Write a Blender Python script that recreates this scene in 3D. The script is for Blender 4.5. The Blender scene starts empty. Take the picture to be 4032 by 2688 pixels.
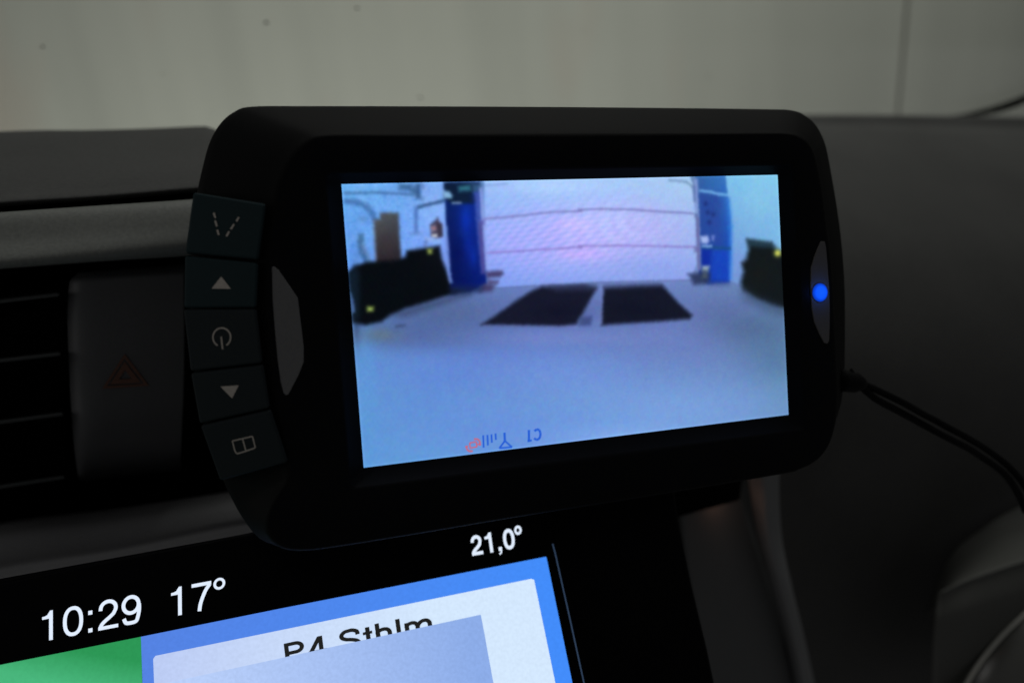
import bpy, bmesh, math, random
import numpy as np
from mathutils import Vector, Matrix
random.seed(7)
rng = np.random.default_rng(11)
S = bpy.context.scene
COL = S.collection

# ------------------------------------------------------------------ camera, world, lamps, exposure
F = 2900.0; CX, CY = 2016.0, 1344.0           # focal length and centre in photo pixels (4032 x 2688)
PITCH = math.radians(20.2)
CAM = Vector((0, 0, 1.25))
CR = Vector((1, 0, 0)); CU = Vector((0, math.sin(PITCH), math.cos(PITCH))); CF = Vector((0, math.cos(PITCH), -math.sin(PITCH)))
cd = bpy.data.cameras.new('camera'); cam = bpy.data.objects.new('camera', cd); COL.objects.link(cam)
cam.matrix_world = Matrix(((CR.x, CU.x, -CF.x, CAM.x), (CR.y, CU.y, -CF.y, CAM.y), (CR.z, CU.z, -CF.z, CAM.z), (0, 0, 0, 1)))
cd.sensor_width = 36; cd.lens = 36*F/4032; cd.clip_start = 0.01; cd.clip_end = 50
cd.dof.use_dof = True; cd.dof.focus_distance = 0.152; cd.dof.aperture_fstop = 9.5
S.camera = cam
w = bpy.data.worlds.new('World'); S.world = w; w.use_nodes = True
bg = w.node_tree.nodes['Background']; bg.inputs[0].default_value = (1, 1, 1, 1); bg.inputs[1].default_value = 0.09
def area(name, loc, target, size, power, col=(1, 1, 1), sy=None):
    l = bpy.data.lights.new(name, 'AREA'); l.energy = power; l.color = col; l.size = size
    if sy: l.shape = 'RECTANGLE'; l.size_y = sy
    o = bpy.data.objects.new(name, l); COL.objects.link(o); o.location = loc
    o.rotation_euler = (Vector(target)-Vector(loc)).to_track_quat('-Z', 'Y').to_euler(); return o
area('garage_ceiling_light', (0.15, 0.95, 2.7), (0.05, 1.0, 0), 1.2, 13, (1.0, 0.985, 0.96), 0.8)
area('wall_wash_fill', (-0.50, 0.95, 0.45), (-0.40, 1.9, 1.12), 1.7, 9.6, (1.0, 0.99, 0.93), 0.3)  # added wash lamp, hidden behind the dash, to brighten the wall
area('side_window_light', (-0.85, 0.06, 1.30), (-0.1, 0.16, 1.17), 0.4, 0.6, (1.0, 0.98, 0.95), 0.3)
S.view_settings.view_transform = 'Standard'; S.view_settings.look = 'None'; S.view_settings.exposure = 0; S.view_settings.gamma = 1
S.render.engine = 'CYCLES'
S.cycles.use_denoising = True
S.cycles.max_bounces = 6; S.cycles.transparent_max_bounces = 8
S.cycles.sample_clamp_indirect = 2

# ------------------------------------------------------------------ geometry helpers
def cv(r, u, d): return CR*r + CU*u + CF*d
def ray(px, py): return cv((px-CX)/F, -(py-CY)/F, 1.0)
def at(px, py, depth): return CAM + ray(px, py)*depth
class Plane:
    def __init__(s, o, ex, ey):
        s.o = Vector(o); s.ex = Vector(ex).normalized(); s.ey = Vector(ey).normalized()
        s.n = s.ex.cross(s.ey).normalized()
        if s.n.dot(CF) > 0: s.n = -s.n            # normal looks at the camera
    def hit(s, px, py, off=0.0):
        r = ray(px, py); o = s.o + s.n*off
        return CAM + r*((o-CAM).dot(s.n)/r.dot(s.n))
    def loc(s, P): d = P-s.o; return (d.dot(s.ex), d.dot(s.ey), d.dot(s.n))
    def pt(s, x, y, z=0): return s.o + s.ex*x + s.ey*y + s.n*z
    def pix(s, x, y, z=0):
        d = s.pt(x, y, z)-CAM; k = d.dot(CF); return (CX+F*d.dot(CR)/k, CY-F*d.dot(CU)/k)
W, H = 0.09504, 0.05386
M = Plane(CAM+cv(-.02811, -.02422, .1401), cv(.95900, .07980, .27196), cv(-.06620, .99621, -.05648))      # monitor screen plane, origin at its lower left
D0 = at(1100, 2395, 0.158)
D = Plane(D0, cv(.95364, .10383, .28246), cv(-.19914, .92144, .33361))                                      # touchscreen plane
EX = Vector((math.cos(math.radians(17.5)), math.sin(math.radians(17.5)), 0))
V = Plane(at(500, 1300, 0.176), EX, Vector((0, 0, 1)))                                                       # upright dash plane

def link(name, me, mat=None, parent=None):
    o = bpy.data.objects.new(name, me); COL.objects.link(o)
    if mat: me.materials.append(mat)
    if parent:
        o.parent = parent; bpy.context.view_layer.update()
        o.matrix_parent_inverse = WM[parent.name].inverted() if parent.name in WM else Matrix()
    return o
WM = {}
def mesh(name, verts, faces, mat=None, parent=None, smooth=False):
    me = bpy.data.meshes.new(name); me.from_pydata([tuple(v) for v in verts], [], faces); me.update()
    if smooth:
        for p in me.polygons: p.use_smooth = True
    return link(name, me, mat, parent)
def thing(name, label, cat, loc, group=None):
    o = bpy.data.objects.new(name, None); COL.objects.link(o); o.location = loc; o.empty_display_size = .01
    o['label'] = label; o['category'] = cat
    if group: o['group'] = group
    WM[name] = Matrix.Translation(loc); return o
def catmull(P, n):
    out = []; m = len(P)
    for i in range(m-1):
        p0, p1, p2, p3 = P[max(i-1, 0)], P[i], P[i+1], P[min(i+2, m-1)]
        for k in range(n):
            t = k/n
            out.append(tuple(0.5*((2*b)+(-a+c)*t+(2*a-5*b+4*c-d)*t*t+(-a+3*b-3*c+d)*t**3) for a, b, c, d in zip(p0, p1, p2, p3)))
    out.append(tuple(P[-1])); return out
def chord(P, n):
    """spline through points with spacing taken from their distances, so that tight bends stay tight"""
    P = [np.array(p, float) for p in P]; m = len(P); t = [0.0]
    for a, b in zip(P, P[1:]): t.append(t[-1]+max(np.linalg.norm(b-a), 1e-7)**.75)
    T = []
    for i in range(m):
        if i == 0: T.append((P[1]-P[0])/(t[1]-t[0]))
        elif i == m-1: T.append((P[-1]-P[-2])/(t[-1]-t[-2]))
        else:
            d0, d1 = t[i]-t[i-1], t[i+1]-t[i]; T.append(((P[i]-P[i-1])/d0*d1+(P[i+1]-P[i])/d1*d0)/(d0+d1))
    out = []
    for i in range(m-1):
        h = t[i+1]-t[i]
        for k in range(n):
            u = k/n; out.append(tuple(P[i]*(2*u**3-3*u*u+1)+T[i]*h*(u**3-2*u*u+u)+P[i+1]*(3*u*u-2*u**3)+T[i+1]*h*(u**3-u*u)))
    out.append(tuple(P[-1])); return out
def loft(name, rows, mat, parent, plane=V, nx=40, sub=6, thick=0.002, smooth=True, curve=True):
    """rows: list of polylines [(px, py, off)...]; each resampled evenly, joined by a smooth sheet given real thickness"""
    R = []
    for r in rows:
        pts = catmull(r, 10) if (curve and len(r) > 2) else list(r)
        L = [0]
        for a, b in zip(pts, pts[1:]): L.append(L[-1]+math.hypot(b[0]-a[0], b[1]-a[1]))
        o = []
        for i in range(nx+1):
            t = L[-1]*i/nx; k = 0
            while k < len(L)-2 and L[k+1] < t: k += 1
            u = (t-L[k])/max(L[k+1]-L[k], 1e-9)
            q = [pts[k][j]+(pts[k+1][j]-pts[k][j])*u for j in range(3)]
            o.append(tuple(plane.hit(q[0], q[1], q[2])))
        R.append(o)
    cols = list(zip(*R))
    cols = [chord(list(c), sub) if sub > 1 else list(c) for c in cols]
    nr = len(cols[0]); verts = []; faces = []
    for c in cols: verts += c
    for i in range(len(cols)-1):
        for j in range(nr-1):
            faces.append((i*nr+j, (i+1)*nr+j, (i+1)*nr+j+1, i*nr+j+1))
    # orient to camera
    a, b, c_, d_ = [Vector(verts[k]) for k in faces[len(faces)//2]]
    if (b-a).cross(d_-a).dot(CAM-a) < 0: faces = [f[::-1] for f in faces]
    o = mesh(name, verts, faces, mat, parent, smooth)
    if thick:
        md = o.modifiers.new('thickness', 'SOLIDIFY'); md.thickness = thick; md.offset = -1
    return o
def slab(name, pts, mat, parent, plane, top, thick, bevel=0.0, seg=3):
    """pixel outline on a plane (each point may carry its own offset), pushed back to a solid; edges bevelled"""
    T = [plane.hit(p[0], p[1], p[2] if len(p) > 2 else top) for p in pts]
    B = [t-plane.n*thick for t in T]; n = len(T)
    bm = bmesh.new(); tv = [bm.verts.new(t) for t in T]; bv = [bm.verts.new(b) for b in B]
    f = bm.faces.new(tv); bm.faces.new(bv[::-1])
    for i in range(n): bm.faces.new((tv[i], bv[i], bv[(i+1) % n], tv[(i+1) % n]))
    bmesh.ops.recalc_face_normals(bm, faces=bm.faces)
    me = bpy.data.meshes.new(name); bm.to_mesh(me); bm.free()
    o = link(name, me, mat, parent)
    if bevel:
        for p in me.polygons: p.use_smooth = True
        b = o.modifiers.new('bevel', 'BEVEL'); b.width = bevel; b.segments = seg; b.limit_method = 'ANGLE'; b.angle_limit = math.radians(35); b.harden_normals = True
    return o
def tube(name, pts, rads, mat, parent, n=12):
    P = [Vector(p) for p in pts]; verts = []; faces = []; up = Vector((0.1, -1, 0.3)).normalized()
    for i, p in enumerate(P):
        t = (P[min(i+1, len(P)-1)]-P[max(i-1, 0)]).normalized(); a = t.cross(up).normalized(); b = t.cross(a)
        r = rads[i] if hasattr(rads, '__len__') else rads
        for k in range(n):
            an = 2*math.pi*k/n; verts.append(p+a*math.cos(an)*r+b*math.sin(an)*r)
    for i in range(len(P)-1):
        for k in range(n): faces.append((i*n+k, i*n+(k+1) % n, (i+1)*n+(k+1) % n, (i+1)*n+k))
    faces.append(tuple(range(n))[::-1]); faces.append(tuple((len(P)-1)*n+k for k in range(n)))
    return mesh(name, verts, faces, mat, parent, True)
def strip(name, polys, mat, parent, plane, off, thick=0.0001):
    """several flat polygons (pixel outlines) as one printed mark of real, tiny thickness. off: number or function(px,py)"""
    verts = []; faces = []
    for P in polys:
        b = len(verts); n = len(P)
        for p in P: verts.append(plane.hit(p[0], p[1], off(p[0], p[1]) if callable(off) else off))
        for p in list(verts[b:b+n]): verts.append(p-plane.n*thick)
        faces.append(tuple(range(b, b+n))); faces.append(tuple(range(b+n, b+2*n))[::-1])
        for i in range(n): faces.append((b+i, b+n+i, b+n+(i+1) % n, b+(i+1) % n))
    bm = bmesh.new(); me = bpy.data.meshes.new(name); me.from_pydata([tuple(v) for v in verts], [], faces)
    bm.from_mesh(me); bmesh.ops.recalc_face_normals(bm, faces=bm.faces); bm.to_mesh(me); bm.free()
    return link(name, me, mat, parent)
def seg(a, b, wd):
    dx, dy = b[0]-a[0], b[1]-a[1]; L = math.hypot(dx, dy); nx, ny = -dy/L*wd/2, dx/L*wd/2
    return [(a[0]+nx, a[1]+ny), (b[0]+nx, b[1]+ny), (b[0]-nx, b[1]-ny), (a[0]-nx, a[1]-ny)]

# ------------------------------------------------------------------ materials
def lin(c): return tuple(((x/255)/12.92 if x/255 <= .04045 else ((x/255+.055)/1.055)**2.4) for x in c)
def new_mat(name):
    m = bpy.data.materials.new(name); m.use_nodes = True; nt = m.node_tree
    return m, nt, nt.nodes['Principled BSDF']
def plastic(name, col, rough=0.5, spec=0.4, grain=0.0, gscale=2500, var=0.12, bump=0.0, metallic=0):
    m, nt, b = new_mat(name); N = nt.nodes.new; L = nt.links.new
    tc = N('ShaderNodeTexCoord'); nz = N('ShaderNodeTexNoise'); nz.inputs['Scale'].default_value = gscale; nz.inputs['Detail'].default_value = 3
    n2 = N('ShaderNodeTexNoise'); n2.inputs['Scale'].default_value = 18; n2.inputs['Detail'].default_value = 4
    L(tc.outputs['Object'], nz.inputs['Vector']); L(tc.outputs['Object'], n2.inputs['Vector'])
    ad = N('ShaderNodeMath'); ad.operation = 'MULTIPLY_ADD'; ad.inputs[1].default_value = 0.6; L(nz.outputs['Fac'], ad.inputs[0])
    sc = N('ShaderNodeMath'); sc.operation = 'MULTIPLY'; sc.inputs[1].default_value = 0.4; L(n2.outputs['Fac'], sc.inputs[0]); L(sc.outputs[0], ad.inputs[2])
    rp = N('ShaderNodeMapRange'); rp.inputs['From Min'].default_value = .3; rp.inputs['From Max'].default_value = .7
    rp.inputs['To Min'].default_value = 1-var; rp.inputs['To Max'].default_value = 1+var; L(ad.outputs[0], rp.inputs['Value'])
    mx = N('ShaderNodeVectorMath'); mx.operation = 'SCALE'; mx.inputs[0].default_value = col; L(rp.outputs[0], mx.inputs['Scale'])
    L(mx.outputs[0], b.inputs['Base Color'])
    b.inputs['Roughness'].default_value = rough; b.inputs['Specular IOR Level'].default_value = spec; b.inputs['Metallic'].default_value = metallic
    if bump:
        bp = N('ShaderNodeBump'); bp.inputs['Strength'].default_value = bump; bp.inputs['Distance'].default_value = 0.0001
        L(nz.outputs['Fac'], bp.inputs['Height']); L(bp.outputs[0], b.inputs['Normal'])
    return m
def glow(name, col, strength=1.0, var=0.05, scale=900, base=(0.01, 0.01, 0.012)):
    """a lit area of a display, with the fine mottling of its anti-glare film"""
    m, nt, b = new_mat(name); N = nt.nodes.new; L = nt.links.new
    tc = N('ShaderNodeTexCoord'); nz = N('ShaderNodeTexNoise'); nz.inputs['Scale'].default_value = scale; nz.inputs['Detail'].default_value = 2
    n2 = N('ShaderNodeTexNoise'); n2.inputs['Scale'].default_value = 25
    L(tc.outputs['Object'], nz.inputs['Vector']); L(tc.outputs['Object'], n2.inputs['Vector'])
    ad = N('ShaderNodeMath'); ad.operation = 'ADD'; L(nz.outputs['Fac'], ad.inputs[0]); L(n2.outputs['Fac'], ad.inputs[1])
    rp = N('ShaderNodeMapRange'); rp.inputs['From Min'].default_value = .6; rp.inputs['From Max'].default_value = 1.4
    rp.inputs['To Min'].default_value = 1-2*var; rp.inputs['To Max'].default_value = 1+2*var; L(ad.outputs[0], rp.inputs['Value'])
    b.inputs['Base Color'].default_value = (*base, 1); b.inputs['Roughness'].default_value = .3; b.inputs['Specular IOR Level'].default_value = .1
    b.inputs['Emission Color'].default_value = (*lin(col), 1)
    ms = N('ShaderNodeMath'); ms.operation = 'MULTIPLY'; ms.inputs[1].default_value = strength; L(rp.outputs[0], ms.inputs[0]); L(ms.outputs[0], b.inputs['Emission Strength'])
    return m
m_dash = plastic('dash_soft_plastic', (.051, .051, .0495), .75, .25, bump=.5, gscale=900, var=.3)
m_pad = plastic('hood_soft_plastic', (.041, .041, .0405), .75, .25, bump=.5, gscale=1100, var=.3)
m_band = plastic('satin_grey_trim', (.130, .136, .126), .55, .3, gscale=1300, var=.2)
m_black = plastic('black_matte_plastic', (.006, .006, .007), .6, .2)
m_gap = plastic('black_gap', (.0025, .0025, .0025), .85, .0)
m_gloss = plastic('black_piano_panel', (.0015, .0015, .002), .3, .04)
m_body = plastic('monitor_black_plastic', (.0050, .0052, .0054), .68, .045, bump=.12, gscale=2500)
m_face = plastic('monitor_face_plastic', (.0042, .0045, .0055), .5, .04)
m_btn = plastic('button_rubber', (.015, .020, .0225), .7, .06, bump=.2, gscale=2500)
m_btn_teal_light = plastic('button_rubber_teal_light', (.012, .0235, .027), .7, .06, bump=.2, gscale=2500)  # same rubber, with the teal cast of light on the top two painted in
m_insert = plastic('grey_insert', (.13, .131, .134), .6, .2)
m_mark = plastic('tan_print', (.38, .345, .31), .7, .2)
m_hazard = plastic('hazard_switch_plastic', (.070, .072, .076), .55, .25, bump=.2, gscale=1800)
m_haz_mark = plastic('faded_red_print', (.125, .062, .045), .7, .2)
m_trim = plastic('side_trim_grey', (.135, .138, .142), .55, .2)
m_panel = plastic('centre_panel_plastic', (.068, .070, .072), .65, .3)
m_cord = plastic('cord_rubber', (.003, .003, .0033), .7, .08)
m_slat = plastic('vent_slat_plastic', (.050, .055, .056), .5, .3)
m_knob = plastic('vent_gloss_black', (.05, .05, .045), .3, .8)
m_ring = plastic('vent_ring_satin', (.5, .5, .45), .35, .5)
m_vent = plastic('vent_housing_plastic', (.070, .071, .066), .6, .2)

# ------------------------------------------------------------------ the wall outside the windscreen
def wall_material():
    m, nt, b = new_mat('painted_wall'); N = nt.nodes.new; L = nt.links.new
    tc = N('ShaderNodeTexCoord'); mp = N('ShaderNodeMapping'); mp.inputs['Scale'].default_value = (4.2, 1, .35)
    nz = N('ShaderNodeTexNoise'); nz.inputs['Scale'].default_value = 1.6; nz.inputs['Detail'].default_value = 3
    L(tc.outputs['Object'], mp.inputs[0]); L(mp.outputs[0], nz.inputs['Vector'])
    cr = N('ShaderNodeValToRGB'); e = cr.color_ramp.elements
    e[0].position = .33; e[0].color = (.395, .405, .365, 1); e[1].position = .68; e[1].color = (.445, .455, .41, 1)
    L(nz.outputs['Fac'], cr.inputs[0])
    n2 = N('ShaderNodeTexNoise'); n2.inputs['Scale'].default_value = 2.3; n2.inputs['Detail'].default_value = 2
    mp2 = N('ShaderNodeMapping'); mp2.inputs['Location'].default_value = (3.1, 0, .7); mp2.inputs['Scale'].default_value = (2.6, 1, .9)
    L(tc.outputs['Object'], mp2.inputs[0]); L(mp2.outputs[0], n2.inputs['Vector'])
    c2 = N('ShaderNodeValToRGB'); g = c2.color_ramp.elements; g[0].position = .58; g[0].color = (0, 0, 0, 1); g[1].position = .78; g[1].color = (1, 1, 1, 1)
    L(n2.outputs['Fac'], c2.inputs[0])
    mx = N('ShaderNodeMix'); mx.data_type = 'RGBA'; mx.inputs[7].default_value = (.44, .385, .33, 1)
    ml = N('ShaderNodeMath'); ml.operation = 'MULTIPLY'; ml.inputs[1].default_value = .55; L(c2.outputs[0], ml.inputs[0]); L(ml.outputs[0], mx.inputs[0])
    L(cr.outputs[0], mx.inputs[6]); L(mx.outputs[2], b.inputs['Base Color'])
    b.inputs['Roughness'].default_value = .8; b.inputs['Specular IOR Level'].default_value = .2
    return m
m_wall = wall_material()
YW = 1.9
def wall_x(px, py):
    r = ray(px, py); return (r*(YW/r.y)).x
wall = thing('garage_wall', 'pale grey-green panelled wall beyond the windscreen, with one vertical seam', 'wall', (wall_x(3566, 150), YW, 1.3))
def box(name, a, b, mat, parent, bev=0.0):
    x0, y0, z0 = a; x1, y1, z1 = b
    v = [(x0,y0,z0),(x1,y0,z0),(x1,y1,z0),(x0,y1,z0),(x0,y0,z1),(x1,y0,z1),(x1,y1,z1),(x0,y1,z1)]
    o = mesh(name, v, [(3,2,1,0),(4,5,6,7),(0,1,5,4),(1,2,6,5),(2,3,7,6),(3,0,4,7)], mat, parent)
    if bev:
        md = o.modifiers.new('bevel', 'BEVEL'); md.width = bev; md.segments = 3
    return o
xs = wall_x(3566, 150)
box('panel', (-4.5, YW, -.2), (xs-.005, YW+.04, 3.4), m_wall, wall)
box('panel', (xs+.005, YW, -.2), (4.5, YW+.04, 3.4), m_wall, wall)
wall.rotation_euler.y = math.radians(-5.3)
m_seam = plastic('seam_filler', (.17, .17, .15), .9, .1)
box('seam_strip', (xs-.0048, YW+.004, -.2), (xs+.0048, YW+.05, 3.4), m_seam, wall)

# ------------------------------------------------------------------ windscreen
def glass_material():
    m, nt, b = new_mat('windscreen_glass'); N = nt.nodes.new; L = nt.links.new
    out = nt.nodes['Material Output']; nt.nodes.remove(b)
    t = N('ShaderNodeBsdfTransparent'); t.inputs[0].default_value = (.97, .985, .97, 1)
    g = N('ShaderNodeBsdfGlossy'); g.inputs['Roughness'].default_value = .05
    mx = N('ShaderNodeMixShader'); lw = N('ShaderNodeLayerWeight'); pw = N('ShaderNodeMath'); pw.operation = 'POWER'; pw.inputs[1].default_value = 5
    ma = N('ShaderNodeMath'); ma.operation = 'MULTIPLY_ADD'; ma.inputs[1].default_value = .9; ma.inputs[2].default_value = .03
    L(lw.outputs['Facing'], pw.inputs[0]); L(pw.outputs[0], ma.inputs[0]); L(ma.outputs[0], mx.inputs[0]); L(t.outputs[0], mx.inputs[1]); L(g.outputs[0], mx.inputs[2]); L(mx.outputs[0], out.inputs[0])
    return m
WS = Plane(at(2000, 440, .46), EX, Vector((-.12, -.80, .6)))
ws = thing('windscreen', 'raked clear windscreen above the dashboard with a few dust specks', 'windscreen', tuple(WS.pt(0, 0)))
c4 = [WS.pt(-.75, -.02), WS.pt(.75, -.02), WS.pt(.75, .32), WS.pt(-.75, .32)]
gl = mesh('glass', c4+[p+WS.n*.003 for p in c4], [(0,1,2,3),(7,6,5,4),(0,4,5,1),(1,5,6,2),(2,6,7,3),(3,7,4,0)], glass_material(), ws)
m_dust = plastic('dust', (.26, .26, .235), .9, .05)
specks = []
for x, y, r in [(1048, 90, 8), (1405, 33, 7), (167, 184, 7), (1655, 385, 6), (2790, 300, 4), (640, 290, 4), (2300, 120, 4), (3300, 210, 4)]:
    specks.append([(x+r*1.2*math.cos(a*math.pi/4+.3), y+r*(.8+.3*math.sin(a*2.1))*math.sin(a*math.pi/4+.3)) for a in range(8)])
sp = strip('dust_specks', specks, m_dust, ws, WS, .0034)
sp['kind'] = 'stuff'
seal_px = [(3740, 458, 2), (3780, 455, 5), (3820, 451, 9), (3865, 443, 14), (3910, 434, 17), (3965, 418, 19), (4032, 392, 19), (4110, 350, 19), (4220, 275, 20), (4350, 160, 20)]
sl = [WS.hit(x, y, .006) for x, y, _ in seal_px]
tube('rubber_seal', catmull([tuple(p) for p in sl], 6), list(np.interp(np.linspace(0, len(seal_px)-1, (len(seal_px)-1)*6+1), range(len(seal_px)), [r*.47/F for _, _, r in seal_px])), m_gap, ws)

# ------------------------------------------------------------------ dashboard
dash = thing('dashboard', 'dark grey van dashboard with vent, hazard switch, lit touchscreen and passenger side pad', 'dashboard', tuple(V.pt(0, 0)))
X1 = 1250
# hood pad above the left vent
loft('hood_pad', [[(-700, 566, -.105), (0, 518, -.10), (383, 512, -.10), (612, 505, -.10), (800, 497, -.10), (838, 502, -.10), (870, 540, -.10)],
                  [(-700, 576, -.094), (0, 524, -.092), (383, 518, -.092), (612, 511, -.092), (800, 503, -.092), (842, 508, -.092), (880, 545, -.092)],
                  [(-700, 690, -.045), (0, 640, -.043), (383, 622, -.043), (700, 606, -.043), (850, 600, -.043), (920, 610, -.043)],
                  [(-700, 800, -.012), (0, 760, -.012), (383, 735, -.012), (700, 706, -.012), (850, 695, -.012), (940, 700, -.012)],
                  [(-700, 850, -.004), (0, 800, -.004), (383, 776, -.004), (700, 750, -.004), (850, 738, -.004), (950, 736, -.004)],
                  [(-700, 861, -.0055), (0, 811, -.0055), (383, 787, -.0055), (700, 761, -.0055), (850, 749, -.0055), (952, 745, -.0055)],
                  [(-700, 864, -.014), (0, 814, -.014), (383, 790, -.014), (700, 764, -.014), (850, 752, -.014), (955, 748, -.014)]], m_pad, dash, thick=.0006)
loft('trim_band', [[(-700, 888, -.009), (0, 836, -.009), (383, 810, -.009), (750, 785, -.009), (X1, 745, -.009)],
                   [(-700, 893, -.0005), (0, 842, -.0005), (383, 816, -.0005), (750, 791, -.0005), (X1, 752, -.0005)],
                   [(-700, 902, .0008), (0, 852, .0008), (383, 826, .0008), (750, 800, .0008), (X1, 760, .0008)],
                   [(-700, 1000, .0054), (0, 950, .0054), (383, 918, .0054), (750, 890, .0054), (X1, 850, .0054)],
                   [(-700, 1098, .0096), (0, 1040, .0096), (383, 1006, .0090), (750, 972, .0082), (X1, 930, .0078)],
                   [(-700, 1106, .0088), (0, 1052, .0090), (383, 1022, .0082), (750, 994, .0068), (X1, 950, .0068)],
                   [(-700, 1110, .004), (0, 1056, .004), (383, 1027, .004), (750, 1002, .004), (X1, 956, .004)],
                   [(-700, 1112, -.016), (0, 1060, -.016), (383, 1031, -.016), (750, 1006, -.016), (X1, 960, -.016)]], m_band, dash, thick=.0008)
# black cavity behind vent and gaps
loft('vent_cavity', [[(-700, 780, -.03), (X1, 640, -.03)], [(-700, 1500, -.03), (X1, 1400, -.03)], [(-700, 2250, -.03), (X1, 2050, -.03)]], m_gap, dash, sub=1, curve=False)
vent = mesh('air_vent', [], [], m_gap, dash) if False else None
air = slab('air_vent', [(-620, 1180), (244, 1100), (262, 1930), (-620, 2080)], m_gap, dash, V, -.022, .006)
for (x0, y0, x1, y1) in [(0, 1178, 233, 1151), (0, 1412, 237, 1385), (0, 1655, 247, 1622), (0, 1910, 253, 1871)]:
    k = (y1-y0)/(x1-x0)
    xa = -600; ya = y0+k*(xa-x0)
    T = [V.hit(xa, ya, -.006), V.hit(x1, y1, -.006)]
    vd = (T[1]-CAM).normalized(); bk = [t+vd*.012+Vector((0, 0, .0002)) for t in T]
    dz = Vector((0, 0, -.0010))
    vs = T+bk[::-1]; vs = vs+[v+dz for v in vs]
    o = mesh('slat', vs, [(0,1,2,3),(7,6,5,4),(0,4,5,1),(1,5,6,2),(2,6,7,3),(3,7,4,0)], m_slat, air)
    b = o.modifiers.new('bevel', 'BEVEL'); b.width = .0004; b.segments = 2
# hazard switch
hz = loft('hazard_switch', [[(318, 1074, -.020), (350, 1070, -.016), (500, 1058, -.016), (724, 1044, -.016)],
                            [(300, 1081, -.012), (345, 1077, -.0075), (500, 1065, -.0065), (724, 1051, -.0065)],
                            [(276, 1105, -.014), (310, 1100, -.0065), (500, 1088, -.0042), (724, 1074, -.0042)],
                            [(268, 1160, -.014), (306, 1155, -.006), (500, 1140, -.004), (724, 1125, -.004)],
                            [(274, 1500, -.014), (312, 1495, -.006), (500, 1480, -.004), (724, 1465, -.004)],
                            [(290, 1740, -.014), (326, 1732, -.006), (500, 1715, -.0048), (716, 1695, -.0048)],
                            [(304, 1850, -.020), (340, 1842, -.013), (500, 1822, -.012), (712, 1800, -.012)],
                            [(312, 1900, -.034), (346, 1892, -.030), (500, 1872, -.030), (712, 1850, -.030)]], m_hazard, dash, nx=90, sub=8, thick=.0015)
A, B, C_ = (490, 1393), (402, 1530), (586, 1518)
def inset(P, k): cx = sum(p[0] for p in P)/len(P); cy = sum(p[1] for p in P)/len(P); return [(cx+(p[0]-cx)*k, cy+(p[1]-cy)*k) for p in P]
def ringpoly(P, k0, k1):
    o, i = inset(P, k0), inset(P, k1); n = len(P); return [[o[j], o[(j+1) % n], i[(j+1) % n], i[j]] for j in range(n)]
strip('warning_triangle', ringpoly([A, C_, B], 1.0, .80)+ringpoly([A, C_, B], .66, .28), m_haz_mark, hz, V, -.0035)
# ledge under the vent
loft('lower_ledge', [[(-700, 2210, -.034), (0, 2050, -.034), (450, 1995, -.034), (900, 1930, -.034), (X1, 1880, -.034)],
                     [(-700, 2240, -.014), (0, 2085, -.014), (450, 2025, -.014), (900, 1955, -.014), (X1, 1905, -.014)],
                     [(-700, 2290, -.002), (0, 2140, -.002), (450, 2080, -.002), (900, 2005, -.002), (X1, 1950, -.002)],
                     [(-700, 2370, .001), (0, 2215, .001), (450, 2150, .001), (900, 2060, .001), (X1, 2010, .001)],
                     [(-700, 2400, -.006), (0, 2255, -.006), (450, 2180, -.006), (900, 2090, -.006), (X1, 2040, -.006)],
                     [(-700, 2450, -.020), (0, 2300, -.020), (450, 2215, -.020), (900, 2130, -.020), (X1, 2075, -.020)]], plastic('ledge_plastic', (.20, .20, .205), .6, .15), dash)
# passenger side: long soft pad falling towards the camera
loft('passenger_pad', [[(1100, 470, -.232), (2200, 462, -.232), (3176, 452, -.232), (3700, 455, -.232), (4600, 470, -.232)],
                       [(1100, 478, -.222), (2200, 470, -.222), (3176, 460, -.222), (3700, 463, -.222), (4600, 478, -.222)],
                       [(1100, 500, -.216), (2200, 492, -.216), (3176, 484, -.216), (3700, 490, -.216), (4600, 510, -.216)],
                       [(1100, 530, -.196), (2200, 520, -.196), (3176, 515, -.196), (3700, 525, -.196), (4600, 545, -.196)],
                       [(1100, 760, -.125), (2200, 740, -.125), (3176, 740, -.125), (3700, 770, -.125), (4600, 800, -.125)],
                       [(1100, 1080, -.078), (2200, 1060, -.078), (3176, 1060, -.078), (3700, 1100, -.078), (4600, 1140, -.078)],
                       [(1100, 1500, -.052), (2200, 1480, -.052), (3176, 1480, -.052), (3700, 1510, -.052), (4600, 1560, -.052)],
                       [(1100, 2050, -.040), (2200, 2050, -.040), (3176, 2050, -.044), (3700, 2060, -.046), (4600, 2100, -.046)],
                       [(1100, 2900, -.045), (2200, 2900, -.045), (3176, 2900, -.052), (3700, 2900, -.055), (4600, 2900, -.055)]], m_dash, dash, nx=60, thick=.004)
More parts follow.
